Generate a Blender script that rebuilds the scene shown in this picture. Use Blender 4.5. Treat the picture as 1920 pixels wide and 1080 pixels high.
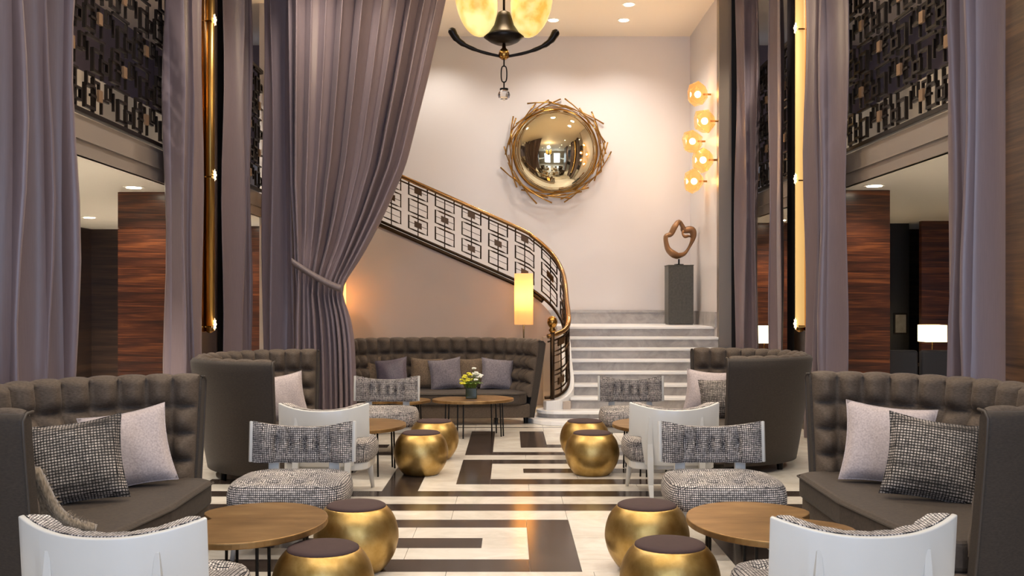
import bpy, math, random
from mathutils import Vector, Matrix
PI = math.pi
for o in list(bpy.data.objects): bpy.data.objects.remove(o, do_unlink=True)
S = bpy.context.scene
COL = S.collection
RND = random.Random(7)

# ------------------------------------------------------------------ camera
F = 1900.0; CH = 1.55; VX, VY = 955.0, 566.0
cd = bpy.data.cameras.new('camera'); cam = bpy.data.objects.new('camera', cd); COL.objects.link(cam)
cam.location = (0, 0, CH); cam.rotation_euler = (PI/2, 0, 0)
cd.sensor_width = 36; cd.lens = 36*F/1920; cd.shift_x = (960-VX)/1920; cd.shift_y = (VY-540)/1920
cd.clip_start = .05; cd.clip_end = 200
S.camera = cam

# ------------------------------------------------------------------ world, exposure, large lights
w = bpy.data.worlds.new('world'); S.world = w; w.use_nodes = True
w.node_tree.nodes['Background'].inputs[0].default_value = (.45, .58, .85, 1)
w.node_tree.nodes['Background'].inputs[1].default_value = 1.2
S.view_settings.view_transform = 'Standard'; S.view_settings.look = 'None'
S.view_settings.exposure = 0.05; S.view_settings.gamma = 1; S.view_settings.use_curve_mapping = False

WARM = (1, .80, .60); SOFT = (1, .90, .78); COOL = (.52, .69, 1)
def area(name, loc, rot, sx, sy, energy, color, spread=PI):
    l = bpy.data.lights.new(name, 'AREA'); l.shape = 'RECTANGLE'; l.size = sx; l.size_y = sy
    l.energy = energy; l.color = color; l.spread = spread
    o = bpy.data.objects.new(name, l); COL.objects.link(o); o.location = loc; o.rotation_euler = rot
    return o
def spot(name, loc, energy, color, angle=120, blend=.6, radius=.12, rot=(0, 0, 0)):
    l = bpy.data.lights.new(name, 'SPOT'); l.energy = energy; l.color = color
    l.spot_size = math.radians(angle); l.spot_blend = blend; l.shadow_soft_size = radius
    o = bpy.data.objects.new(name, l); COL.objects.link(o); o.location = loc; o.rotation_euler = rot
    return o
# daylight entering by the tall windows of the end wall behind the camera
for wx in (-2.1, 2.1):
    area('window_daylight', (wx, -3.7, 3.0), (PI/2, 0, 0), 2.6, 4.2, 200, COOL)

# ------------------------------------------------------------------ materials
def lin(c):
    if isinstance(c, str):
        c = [int(c[i:i+2], 16)/255 for i in (0, 2, 4)]
    return tuple(((x/12.92) if x <= .04045 else ((x+.055)/1.055)**2.4) for x in c[:3]) + (1,)
MATS = {}
class NT:
    def __init__(s, name):
        s.m = bpy.data.materials.new(name); s.m.use_nodes = True; s.t = s.m.node_tree
        s.b = s.t.nodes['Principled BSDF']; MATS[name] = s.m
    def n(s, typ, **kw):
        nd = s.t.nodes.new(typ)
        for k, v in kw.items():
            if k in nd.inputs.keys(): nd.inputs[k].default_value = v
            else: setattr(nd, k, v)
        return nd
    def l(s, a, b): s.t.links.new(a, b)
    def coord(s, scale=(1, 1, 1), rot=(0, 0, 0), loc=(0, 0, 0), space='Object'):
        tc = s.n('ShaderNodeTexCoord'); mp = s.n('ShaderNodeMapping')
        mp.inputs['Scale'].default_value = scale; mp.inputs['Rotation'].default_value = rot; mp.inputs['Location'].default_value = loc
        s.l(tc.outputs[space], mp.inputs[0]); return mp.outputs[0]
    def ramp(s, fac, stops):
        r = s.n('ShaderNodeValToRGB'); e = r.color_ramp.elements
        while len(e) < len(stops): e.new(.5)
        for el, (p, c) in zip(e, stops): el.position = p; el.color = lin(c)
        s.l(fac, r.inputs[0]); return r.outputs[0]
    def bump(s, h, strength=.2, dist=.01):
        b = s.n('ShaderNodeBump'); b.inputs['Strength'].default_value = strength; b.inputs['Distance'].default_value = dist
        s.l(h, b.inputs['Height']); s.l(b.outputs[0], s.b.inputs['Normal'])
    def set(s, **kw):
        names = dict(color='Base Color', rough='Roughness', metal='Metallic', coat='Coat Weight', sheen='Sheen Weight',
                     sheenr='Sheen Roughness', emit='Emission Strength', ecol='Emission Color', trans='Transmission Weight',
                     ior='IOR', alpha='Alpha', spec='Specular IOR Level', sheentint='Sheen Tint', coatr='Coat Roughness')
        for k, v in kw.items(): s.b.inputs[names[k]].default_value = lin(v) if k in ('color', 'ecol', 'sheentint') else v
        return s
def plain(name, color, rough=.5, metal=0, noise=0, nscale=8, **kw):
    t = NT(name).set(color=color, rough=rough, metal=metal, **kw)
    if noise:
        c = lin(color)
        nz = t.n('ShaderNodeTexNoise', Scale=nscale, Detail=5.0); t.l(t.coord(), nz.inputs['Vector'])
        mx = t.n('ShaderNodeMix', data_type='RGBA')
        t.l(nz.outputs['Fac'], mx.inputs[0])
        mx.inputs[6].default_value = tuple(x*(1-noise) for x in c[:3])+(1,)
        mx.inputs[7].default_value = tuple(min(1, x*(1+noise)) for x in c[:3])+(1,)
        t.l(mx.outputs[2], t.b.inputs['Base Color'])
    return t
def fabric(name, color, dark, scale=60, sheen=.3, rough=.75, bump=.15, stretch=(1, 1, 1)):
    t = NT(name).set(rough=rough, sheen=sheen, sheenr=.4)
    nz = t.n('ShaderNodeTexNoise', Scale=scale, Detail=4.0); t.l(t.coord(stretch), nz.inputs['Vector'])
    t.l(t.ramp(nz.outputs['Fac'], [(.3, dark), (.7, color)]), t.b.inputs['Base Color'])
    t.bump(nz.outputs['Fac'], bump, .003); return t
def tweed(name, light, dark, mid, cell=.013):
    """woven grid: light threads parted by dark lines, the axis facing along the normal left out"""
    t = NT(name).set(rough=.85)
    tc = t.n('ShaderNodeTexCoord'); sp = t.n('ShaderNodeSeparateXYZ'); t.l(tc.outputs['Object'], sp.inputs[0])
    sn = t.n('ShaderNodeSeparateXYZ'); t.l(tc.outputs['Normal'], sn.inputs[0])
    M = lambda op, a, b=None: t_math(t, op, a, b)
    tot = None
    for k in range(3):
        fr_ = M('FRACT', M('ADD', M('MULTIPLY', sp.outputs[k], 1/cell), 50.37))
        ln = M('LESS_THAN', fr_, .28 if k < 2 else .36)
        ln = M('MULTIPLY', ln, M('LESS_THAN', M('ABSOLUTE', sn.outputs[k]), .74))
        tot = ln if tot is None else M('MAXIMUM', tot, ln)
    nz = t.n('ShaderNodeTexNoise', Scale=1.0, Detail=3.0); t.l(t.coord((2, 2, 15)), nz.inputs['Vector'])
    n2 = t.n('ShaderNodeTexNoise', Scale=70.0, Detail=2.0); t.l(t.coord(), n2.inputs['Vector'])
    lt = t.ramp(nz.outputs['Fac'], [(.30, mid), (.62, light)])
    mx = t.n('ShaderNodeMix', data_type='RGBA'); t.l(tot, mx.inputs[0])
    t.l(lt, mx.inputs[6]); mx.inputs[7].default_value = lin(dark)
    m2 = t.n('ShaderNodeMix', data_type='RGBA', blend_type='MULTIPLY'); m2.inputs[0].default_value = .7
    t.l(mx.outputs[2], m2.inputs[6]); t.l(t.ramp(n2.outputs['Fac'], [(.35, '606060'), (.6, 'ffffff')]), m2.inputs[7])
    t.l(m2.outputs[2], t.b.inputs['Base Color']); return t
def t_math(t, op, a, b=None):
    nd = t.n('ShaderNodeMath', operation=op)
    for i, x in enumerate((a, b)):
        if x is None: continue
        if isinstance(x, (int, float)): nd.inputs[i].default_value = x
        else: t.l(x, nd.inputs[i])
    return nd.outputs[0]
def wood(name, c0, c1, c2, rough=.3, horizontal=True, scale=1.0, coat=.3):
    t = NT(name).set(rough=rough, coat=coat, coatr=.15)
    st = (.35*scale, .35*scale, 9*scale) if horizontal else (9*scale, 9*scale, .35*scale)
    v = t.coord(st)
    nz = t.n('ShaderNodeTexNoise', Scale=1.6, Detail=6.0, Roughness=.62, Distortion=.9); t.l(v, nz.inputs['Vector'])
    fn = t.n('ShaderNodeTexNoise', Scale=9.0, Detail=3.0); t.l(v, fn.inputs['Vector'])
    mx = t.n('ShaderNodeMath', operation='MULTIPLY_ADD'); t.l(fn.outputs['Fac'], mx.inputs[0]); mx.inputs[1].default_value = .35
    t.l(nz.outputs['Fac'], mx.inputs[2])
    t.l(t.ramp(mx.outputs[0], [(.45, c0), (.68, c1), (.92, c2)]), t.b.inputs['Base Color']); return t
def marble(name, c0, c1, rough=.12, scale=2.2, coat=0):
    t = NT(name).set(rough=rough, coat=coat)
    nz = t.n('ShaderNodeTexNoise', Scale=scale, Detail=8.0, Roughness=.65, Distortion=1.4); t.l(t.coord(), nz.inputs['Vector'])
    t.l(t.ramp(nz.outputs['Fac'], [(.35, c0), (.65, c1)]), t.b.inputs['Base Color']); return t

marble('white_marble', 'cfc6b8', 'e6dfd3', .16)
marble('black_marble', '2e2521', '40352f', .16, 3)
marble('stair_grey', '96908c', 'b4aeaa', .35, 4)
plain('stair_white', 'f0eeec', .3)
plain('plaster', 'd5cecb', .38, noise=.03, nscale=1.5)
plain('stair_wall_tan', 'bcac9e', .5, noise=.05, nscale=2)
plain('ceiling_cream', 'efe3d2', .6)
plain('ceiling_white', 'f2eee4', .6)
plain('fascia_grey', '8f857d', .45)
plain('lavender_wall', '6f6570', .6, noise=.05)
plain('panel_cream', 'cfc3b4', .6)
plain('dark_void', '15110f', .6)
wood('walnut', '1c0d07', '4f2815', '93552c', .32)
wood('dark_wood', '1a120c', '34241a', '4d3726', .35, True, .9)
wood('side_wood', '2a1c13', '4a3423', '6a4c34', .35, True, 1.2)
fabric('curtain', '7f7073', '7a6b6e', 20, .10, .36, .02, (6, 6, .3))
fabric('curtain_band', '7a6c6c', '6c5f5f', 40, .1, .5, .1)
fabric('velvet', '5d4f42', '46392d', 55, .05, .8, .2, (1, 1, 3))
fabric('velvet_seat', '463a2f', '362c23', 55, .04, .75, .2)
fabric('velvet_shell_shaded', '3a3027', '2c241c', 55, .05, .8, .2, (1, 1, 3))  # sofa velvet darkened: shade on the outer sides put into the colour
plain('piping', '3c332b', .6)
fabric('mauve_cushion', 'c8bab6', 'a99b98', 90, .2, .9, .4)
fabric('grey_cushion', '8a8186', '665f64', 70, .1, .85, .4)
fabric('brown_cushion', '7d6852', '574737', 70, .1, .85, .3)
fabric('plum_cushion', '6c6069', '554c55', 70, .1, .5, .1)
tweed('tweed', 'f2e6da', '2a262c', '9c9694', .0125)
tweed('tweed_dark', 'd6c8bc', '181412', '5a524d', .0165)
fabric('fur', 'a08f78', '5f513f', 120, .6, .9, 1.0, (1, 1, .3))
plain('white_lacquer', 'c8c4bc', .32, coat=.2)
plain('cushion_brown', '402c29', .85, noise=.12, nscale=30)
plain('black_iron', '17130f', .45, .6)
plain('bronze_dark', '221b16', .38, .7)
plain('bronze_rail', '3a2a1c', .35, .85)
plain('handrail_bronze', '9a7448', .25, .9)
plain('bronze_plaque', '5a4128', .4, .6)
plain('brass', 'b98a48', .22, 1)
plain('brass_plaque', '9c8064', .4, .6)
plain('steel_trim', '9a8c7c', .35, .9)
plain('bronze_panel', '4a3826', .22, .8)
plain('mirror_gold', 'dcd2b2', .03, 1)
plain('twig_gold', '9c7238', .3, 1)
plain('stone_dark', '45423a', .45, noise=.6, nscale=30)
plain('sculpture_bronze', '84603f', .42, .3, noise=.3, nscale=9)
plain('glass_green', '1d2a14', .08, 0, spec=.8)
plain('leaf_green', '5f7a2a', .6)
plain('petal_yellow', 'dcd23a', .6)
plain('petal_white', 'f4f1e2', .6)
plain('grey_upholstery', '5c5a5c', .8)
plain('frame_black', '0d0b0a', .4)
plain('picture_print', '8c8578', .5, noise=.5, nscale=12)
NT('crystal').set(color='ffffff', rough=.02, trans=1.0, ior=1.5)
t = NT('window_glass').set(color='ffffff', rough=.02, trans=1.0, ior=1.1)
def glow(name, color, strength, base='fff0d8'):
    return NT(name).set(color=base, ecol=color, emit=strength, rough=.6)
def shade_mat(name, col, emit, ecol):
    t = NT(name); tr = t.n('ShaderNodeBsdfTranslucent'); tr.inputs[0].default_value = lin(col); df = t.n('ShaderNodeBsdfDiffuse'); df.inputs[0].default_value = lin(col)
    mx = t.n('ShaderNodeMixShader'); mx.inputs[0].default_value = .6; t.l(df.outputs[0], mx.inputs[1]); t.l(tr.outputs[0], mx.inputs[2])
    em = t.n('ShaderNodeEmission'); em.inputs[0].default_value = lin(ecol); em.inputs[1].default_value = emit
    ad = t.n('ShaderNodeAddShader'); t.l(mx.outputs[0], ad.inputs[0]); t.l(em.outputs[0], ad.inputs[1])
    t.l(ad.outputs[0], t.t.nodes['Material Output'].inputs[0])
shade_mat('shade_glow', 'f6dcae', .35, 'ffcf88')
glow('shade_white_glow', 'ffe0a8', 3.2)
glow('downlight_glow', 'fff0d6', 14)
glow('tube_bright', 'ffcf80', .62, 'd8b070')
plain('tube_dim', 'a8854c', .34, 1)
glow('star_glow', 'ffe9bc', 5)
glow('bulb_glow', 'ffd9a0', 22)
t = NT('alabaster').set(rough=.35)
nz = t.n('ShaderNodeTexNoise', Scale=5.0, Detail=5.0); t.l(t.coord(), nz.inputs['Vector'])
rc = t.ramp(nz.outputs['Fac'], [(.35, 'd8a446'), (.62, 'f6dd92')]); t.l(rc, t.b.inputs['Base Color']); t.l(rc, t.b.inputs['Emission Color'])
t.b.inputs['Emission Strength'].default_value = 1.0
NT('amber_glass').set(color='fcdcb0', rough=.05, trans=1.0, ior=1.2, ecol='ffb468', emit=.16)
# hammered gold leaf
t = NT('gold_leaf').set(metal=1.0)
nz = t.n('ShaderNodeTexNoise', Scale=7.0, Detail=6.0, Roughness=.6); t.l(t.coord(), nz.inputs['Vector'])
t.l(t.ramp(nz.outputs['Fac'], [(.3, '9a7a40'), (.5, 'b6965a'), (.72, 'cbae76')]), t.b.inputs['Base Color'])
rr = t.n('ShaderNodeMapRange'); t.l(nz.outputs['Fac'], rr.inputs[0]); rr.inputs[3].default_value = .30; rr.inputs[4].default_value = .50
t.l(rr.outputs[0], t.b.inputs['Roughness']); n2 = t.n('ShaderNodeTexNoise', Scale=28.0, Detail=3.0); t.l(t.coord(), n2.inputs['Vector'])
t.bump(n2.outputs['Fac'], .12, .01)
t = NT('table_bronze').set(metal=.75, rough=.42)
nz = t.n('ShaderNodeTexNoise', Scale=3.0, Detail=7.0, Roughness=.6); t.l(t.coord((1, 3, 1)), nz.inputs['Vector'])
t.l(t.ramp(nz.outputs['Fac'], [(.3, '7c5d36'), (.55, '98764a'), (.75, 'ad8c5c')]), t.b.inputs['Base Color'])

# ------------------------------------------------------------------ mesh helpers
class MB:
    def __init__(s): s.v = []; s.f = []
    def add(s, v, f):
        k = len(s.v); s.v += [tuple(p) for p in v]; s.f += [tuple(i+k for i in q) for q in f]; return s
    def box(s, x0, x1, y0, y1, z0, z1):
        return s.add([(x0, y0, z0), (x1, y0, z0), (x1, y1, z0), (x0, y1, z0), (x0, y0, z1), (x1, y0, z1), (x1, y1, z1), (x0, y1, z1)],
                     [(0, 3, 2, 1), (4, 5, 6, 7), (0, 1, 5, 4), (1, 2, 6, 5), (2, 3, 7, 6), (3, 0, 4, 7)])
    def tube(s, pts, r, n=8, closed=False):
        pts = [Vector(p) for p in pts]; m = len(pts); rs = r if isinstance(r, (list, tuple)) else [r]*m
        vs = []; up0 = None
        for i, p in enumerate(pts):
            a = pts[i-1] if (i > 0 or closed) else p; b = pts[(i+1) % m] if (i < m-1 or closed) else p
            d = (b-a).normalized()
            if up0 is None:
                up0 = Vector((0, 0, 1)) if abs(d.z) < .9 else Vector((1, 0, 0))
            x = d.cross(up0).normalized(); up0 = x.cross(d).normalized()
            for j in range(n):
                an = 2*PI*j/n; vs.append(p+(x*math.cos(an)+up0*math.sin(an))*rs[i])
        fs = []
        for i in range(m if closed else m-1):
            for j in range(n):
                a = i*n+j; b = i*n+(j+1) % n; c = ((i+1) % m)*n+(j+1) % n; d = ((i+1) % m)*n+j
                fs.append((a, b, c, d))
        if not closed: fs += [tuple(range(n))[::-1], tuple((m-1)*n+j for j in range(n))]
        return s.add(vs, fs)
    def lathe(s, prof, n=24, c=(0, 0, 0)):
        vs = []; fs = []; m = len(prof)
        for r, z in prof:
            for j in range(n):
                a = 2*PI*j/n; vs.append((c[0]+max(r, 1e-4)*math.cos(a), c[1]+max(r, 1e-4)*math.sin(a), c[2]+z))
        for i in range(m-1):
            for j in range(n): fs.append((i*n+j, i*n+(j+1) % n, (i+1)*n+(j+1) % n, (i+1)*n+j))
        fs += [tuple(range(n))[::-1], tuple((m-1)*n+j for j in range(n))]
        return s.add(vs, fs)
    def grid(s, fn, nu, nv, wrapu=False, wrapv=False):
        vs = [fn(i/(nu if wrapu else nu-1), j/(nv if wrapv else nv-1)) for i in range(nu) for j in range(nv)]
        fs = []
        for i in range(nu if wrapu else nu-1):
            for j in range(nv if wrapv else nv-1):
                fs.append((i*nv+j, ((i+1) % nu)*nv+j, ((i+1) % nu)*nv+(j+1) % nv, i*nv+(j+1) % nv))
        return s.add(vs, fs)
    def sweep(s, secs):
        """closed sections (lists of 3-D points) lofted, capped"""
        n = len(secs[0]); vs = [p for q in secs for p in q]; fs = []
        for i in range(len(secs)-1):
            for j in range(n): fs.append((i*n+j, i*n+(j+1) % n, (i+1)*n+(j+1) % n, (i+1)*n+j))
        fs += [tuple(range(n))[::-1], tuple((len(secs)-1)*n+j for j in range(n))]
        return s.add(vs, fs)
    def prism(s, out, a0, a1, axis='z'):
        n = len(out)
        def P(p, a): return {'z': (p[0], p[1], a), 'y': (p[0], a, p[1]), 'x': (a, p[0], p[1])}[axis]
        return s.add([P(p, a0) for p in out]+[P(p, a1) for p in out],
                     [tuple(range(n))[::-1], tuple(range(n, 2*n))]+[(j, (j+1) % n, n+(j+1) % n, n+j) for j in range(n)])
    def ellipsoid(s, c, r, n=16, m=10):
        return s.add(*ico(c, r, n, m))
    def build(s, name, mat, parent=None, smooth=False, bevel=0, solid=0, seg=2, subsurf=0):
        me = bpy.data.meshes.new(name); me.from_pydata(s.v, [], s.f); me.update()
        import bmesh
        bm = bmesh.new(); bm.from_mesh(me); bmesh.ops.recalc_face_normals(bm, faces=bm.faces); bm.to_mesh(me); bm.free()
        if mat: me.materials.append(MATS[mat])
        o = bpy.data.objects.new(name, me); COL.objects.link(o)
        if parent: o.parent = parent
        if solid:
            md = o.modifiers.new('solid', 'SOLIDIFY'); md.thickness = solid; md.offset = 0
        if bevel:
            md = o.modifiers.new('bevel', 'BEVEL'); md.width = bevel; md.segments = seg; md.limit_method = 'ANGLE'; md.angle_limit = .6
        if subsurf:
            md = o.modifiers.new('sub', 'SUBSURF'); md.levels = subsurf; md.render_levels = subsurf
        if smooth:
            for p in me.polygons: p.use_smooth = True
            if bevel: me.shade_smooth() if hasattr(me, 'shade_smooth') else None
        return o
def ico(c, r, n, m):
    vs = []; fs = []
    for i in range(m+1):
        ph = PI*i/m; rr = max(math.sin(ph), 1e-3)
        for j in range(n): vs.append((c[0]+r[0]*rr*math.cos(2*PI*j/n), c[1]+r[1]*rr*math.sin(2*PI*j/n), c[2]+r[2]*math.cos(ph)))
    for i in range(m):
        for j in range(n): fs.append((i*n+j, (i+1)*n+j, (i+1)*n+(j+1) % n, i*n+(j+1) % n))
    fs += [tuple(range(n)), tuple(m*n+j for j in range(n))[::-1]]
    return vs, fs
def tag(o, label=None, cat=None, group=None, kind=None):
    for k, v in (('label', label), ('category', cat), ('group', group), ('kind', kind)):
        if v: o[k] = v
    return o
def empty(name, loc, rz=0, label=None, cat=None, group=None, kind=None):
    o = bpy.data.objects.new(name, None); COL.objects.link(o); o.location = loc; o.rotation_euler = (0, 0, rz)
    o.empty_display_size = .1
    return tag(o, label, cat, group, kind)
def struct(name, mb, mat, label=None, parent=None, **kw):
    o = mb.build(name, mat, parent, **kw)
    if not parent: o['kind'] = 'structure'
    if label: o['label'] = label
    return o
def dup(root, loc=None, rz=None, label=None):
    r = root.copy(); COL.objects.link(r)
    if loc is not None: r.location = loc
    if rz is not None: r.rotation_euler = (0, 0, rz)
    if label: r['label'] = label
    for ch in list(root.children):
        c = ch.copy(); COL.objects.link(c); c.parent = r
        for g in list(ch.children):
            d = g.copy(); COL.objects.link(d); d.parent = c
    return r
def piece(src, parent, loc, scale=None, rot=None):
    c = src.copy(); COL.objects.link(c); c.parent = parent; c.location = loc
    if scale: c.scale = scale
    if rot: c.rotation_euler = rot
    return c
def at(px, py, D): return Vector(((px-VX)*D/F, D, CH+(VY-py)*D/F))
def smoothstep(x): x = max(0, min(1, x)); return x*x*(3-2*x)
def lerp_path(P, t):
    """P: list of (key, values...) sorted by key; linear interpolation"""
    if t <= P[0][0]: return P[0][1:]
    for a, b in zip(P, P[1:]):
        if t <= b[0]:
            k = (t-a[0])/(b[0]-a[0]); return tuple(x+(y-x)*k for x, y in zip(a[1:], b[1:]))
    return P[-1][1:]
def catmull(pts, n):
    pts = [Vector(p) for p in pts]; out = []
    for i in range(len(pts)-1):
        p0 = pts[max(i-1, 0)]; p1 = pts[i]; p2 = pts[i+1]; p3 = pts[min(i+2, len(pts)-1)]
        for k in range(n):
            t = k/n; out.append(.5*((2*p1)+(p2-p0)*t+(2*p0-5*p1+4*p2-p3)*t*t+(3*p1-p0-3*p2+p3)*t**3))
    out.append(pts[-1]); return out

# ------------------------------------------------------------------ THE SETTING
HC = 6.03          # main ceiling
LC = 2.82          # ceiling under the balconies
BX = 3.7           # balcony edge
FY0, FY1 = -4.0, 17.8
RZ = 3.2           # foot of the balcony screens

# floor: slab with inlaid black and white marble strips
floor = struct('floor', MB().box(-9, 9, FY0, FY1, -.2, -.012), 'stair_grey', 'polished floor inlaid with black and white marble strips')
rows = [5.25, 5.54, 5.82, 6.10, 6.38, 6.65, 6.96, 7.21, 7.52, 7.77, 8.07, 8.30, 8.61, 8.865, 9.18, 9.42, 9.70, 9.95, 10.25, 10.46, 10.77, 11.01, 11.3, 11.56, 11.85, 12.13, 12.47, 12.53, 12.9]
XL, XR = -2.9, 2.9
black = [  # x0, x1, y0, y1
    (.12, .418, 5.82, 7.21), (-2.1, .12, 5.82, 6.10), (-2.1, -.177, 6.38, 6.65), (-2.1, .12, 6.96, 7.21),
    (-2.6, 2.6, 7.52, 7.77), (-2.6, 2.6, 8.07, 8.30), (-1.044, -.75, 8.30, 10.1),
    (-.452, -.164, 8.61, 9.95), (-.164, 1.9, 8.61, 8.865), (.128, 1.9, 9.18, 9.42), (-.164, 1.9, 9.70, 9.95),
    (-.448, -.17, 10.25, 12.13), (-.17, 1.9, 10.25, 10.46), (.122, .405, 10.77, 12.13), (.405, 1.9, 10.77, 11.01),
    (1.33, 1.62, 5.54, 7.21), (-2.6, 2.9, 12.47, 12.53), (-2.6, -1.4, 8.61, 8.865), (-2.6, -1.4, 9.18, 9.42), (-1.9, -1.2, 10.25, 10.46),
    (1.62, 2.6, 6.96, 7.21), (1.62, 2.6, 6.38, 6.65), (-2.1, -1.3, 10.77, 11.01)]
def tile(x0, x1, y0, y1, mat):
    j = .0015
    m = MB().box(x0+j, x1-j, y0+j, y1-j, -.012, 0)
    m.build('marble_strip' if mat == 'black_marble' else 'marble_tile', mat, floor)
for r in black: tile(*r, 'black_marble')
for y0, y1 in zip(rows, rows[1:]):
    ym = (y0+y1)/2
    occ = sorted((r[0], r[1]) for r in black if r[2]-.01 < ym < r[3]+.01)
    x = XL; spans = []
    for a, b in occ:
        if a > x+.01: spans.append((x, a))
        x = max(x, b)
    if x < XR-.01: spans.append((x, XR))
    for a, b in spans:
        n = max(1, round((b-a)/.85))
        for k in range(n): tile(a+(b-a)*k/n, a+(b-a)*(k+1)/n, y0, y1, 'white_marble')
fl = MB().box(-9, XL, FY0, FY1, -.012, 0).box(XR, 9, FY0, FY1, -.012, 0).box(XL, XR, FY0, 5.25, -.012, 0).box(XL, XR, 12.9, FY1, -.012, 0)
fl.build('plain_marble', 'white_marble', floor)

DW = 17.1; RWX = 3.05; SY = 15.2
struct('ceiling', MB().box(-7.4, 7.4, FY0, FY1, HC, HC+.2), 'ceiling_cream', 'high cream plaster ceiling')
struct('wall_back', MB().box(-3.75, RWX+.7, DW, DW+.15, 0, HC), 'plaster', 'tall pale plaster wall behind the stairs')
struct('wall_stair_right', MB().box(RWX, RWX+.12, 14.9, DW, 0, HC), 'plaster', 'pale plaster side wall right of the stairs')
struct('wall_stair_left', MB().box(-3.75, -3.6, SY, DW, 0, HC), 'plaster', 'plaster side wall left of the stairs')
struct('baseboard_back', MB().box(.5, RWX, DW-.03, DW, 1.18, 1.40).box(.5, RWX, DW-.045, DW, 1.37, 1.41), 'stair_grey', 'grey stone skirting behind the landing')
struct('baseboard_right', MB().box(RWX-.03, RWX, 14.9, DW-.045, 1.18, 1.40), 'stair_grey', 'grey stone skirting right of the landing')
struct('trim_1', MB().box(RWX, RWX+.19, 14.76, 14.9, 0, HC), 'steel_trim', 'brushed metal pilaster right of the stairs', bevel=.006)
struct('trim_2', MB().box(RWX+.19, RWX+.3, 14.84, 14.95, 0, HC), 'dark_void', 'dark reveal beside the metal pilaster')
# end wall behind the camera, with two tall windows
ew = MB().box(-7.4, -3.4, FY0-.2, FY0, 0, HC).box(3.4, 7.4, FY0-.2, FY0, 0, HC).box(-.8, .8, FY0-.2, FY0, 0, HC)
for sx in (-1, 1):
    a, b = sorted((sx*.8, sx*3.4)); ew.box(a, b, FY0-.2, FY0, 0, .9).box(a, b, FY0-.2, FY0, 5.2, HC)
struct('wall_front', ew, 'panel_cream', 'end wall with tall windows')
for k, sx in enumerate((-1, 1)):
    a, b = sorted((sx*.8, sx*3.4)); m = MB()
    for x in (a, (2*a+b)/3, (a+2*b)/3, b): m.box(x-.03, x+.03, FY0-.14, FY0-.06, .9, 5.2)
    for z in (.9, 2.4, 3.9, 5.2): m.box(a, b, FY0-.13, FY0-.07, z-.03, z+.03)
    wn = struct('window_%d' % (k+1), m, 'bronze_dark', 'tall bronze framed window')
    MB().box(a, b, FY0-.105, FY0-.1, .9, 5.2).build('pane', 'window_glass', wn)
# side lounges and upper galleries
for sx, nm in ((-1, 'left'), (1, 'right')):
    X = lambda v: sx*v
    def bx(m, x0, x1, *r): a, b = sorted((X(x0), X(x1))); return m.box(a, b, *r)
    struct('wall_%s' % nm, bx(MB(), 7.3, 7.5, FY0, FY1, 0, LC), 'dark_wood', 'dark timber wall of the %s side lounge' % nm)
    struct('wall_upper_%s' % nm, bx(MB(), 6.2, 6.4, FY0, FY1, LC+.3, HC), 'lavender_wall', 'mauve wall of the %s upper gallery' % nm)
    struct('wall_far_%s' % nm, bx(MB(), 3.75, 7.5, FY1-.1, FY1, 0, LC), 'dark_wood', 'dark timber end wall of the %s side lounge' % nm)
    struct('wall_upper_far_%s' % nm, bx(MB(), 3.75, 7.5, FY1-.1, FY1, LC+.3, HC), 'lavender_wall', 'mauve end wall of the %s gallery' % nm)
    sl = struct('ceiling_%s' % nm, bx(MB(), BX+.02, 7.4, FY0, FY1, LC, LC+.3), 'ceiling_white', 'white ceiling of the %s side lounge' % nm)
    bx(MB(), BX, BX+.06, 5.0, SY, LC, RZ-.04).build('fascia', 'fascia_grey', sl)
    bx(MB(), BX-.02, BX+.02, 5.0, SY, LC+.13, LC+.15).build('fascia_moulding', 'fascia_grey', sl)
    bx(MB(), BX+.1, 6.2, 5.0, FY1-.1, LC+.3, LC+.34).build('gallery_floor', 'fascia_grey', sl)
    bx(MB(), BX+.5, BX+.56, 5.0, FY1-.1, RZ-.05, RZ+.62).build('gallery_dado', 'panel_cream', sl)

# walnut-clad columns in the lounges
def column(x0, x1, y0, y1, cuts, label):
    r = empty('walnut_column', ((x0+x1)/2, (y0+y1)/2, 0), 0, label, None, None, 'structure')
    hx, hy = (x1-x0)/2, (y1-y0)/2
    MB().box(-hx+.01, hx-.01, -hy+.01, hy-.01, 0, LC).build('core', 'dark_void', r)
    zs = [0]+cuts+[LC]
    for a, b in zip(zs, zs[1:]):
        o = MB().box(-hx, hx, -hy, hy, 0, b-a-.006).build('panel', 'walnut', r); o.location = (0, 0, a+.003)
    return r
column(-4.52, -3.78, 11.7, 12.3, [.75, 1.55, 1.95, 2.4], 'walnut clad column beside the white lounge ceiling on the left')
column(-4.9, -4.1, 17.0, 17.6, [.8, 1.7, 2.3], 'lit walnut column far left behind the tied drape')
column(3.78, 4.32, 11.5, 12.1, [.9, 1.9], 'dark walnut column right of the glowing tube light')
column(3.95, 4.6, 16.3, 16.9, [.8, 1.6, 2.2], 'walnut column behind the small lamp on the right')
dr = struct('door_1', MB().box(-6.55, -5.6, FY1-.16, FY1-.1, 0, 2.4), 'dark_wood', 'dark timber door at the end of the left lounge')
MB().box(-6.62, -6.55, FY1-.17, FY1-.1, 0, 2.45).box(-5.6, -5.53, FY1-.17, FY1-.1, 0, 2.45).build('door_frame', 'frame_black', dr)
MB().tube([(-6.48, FY1-.2, .9), (-6.48, FY1-.2, 1.2)], .012).build('handle', 'brass', dr)

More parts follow.
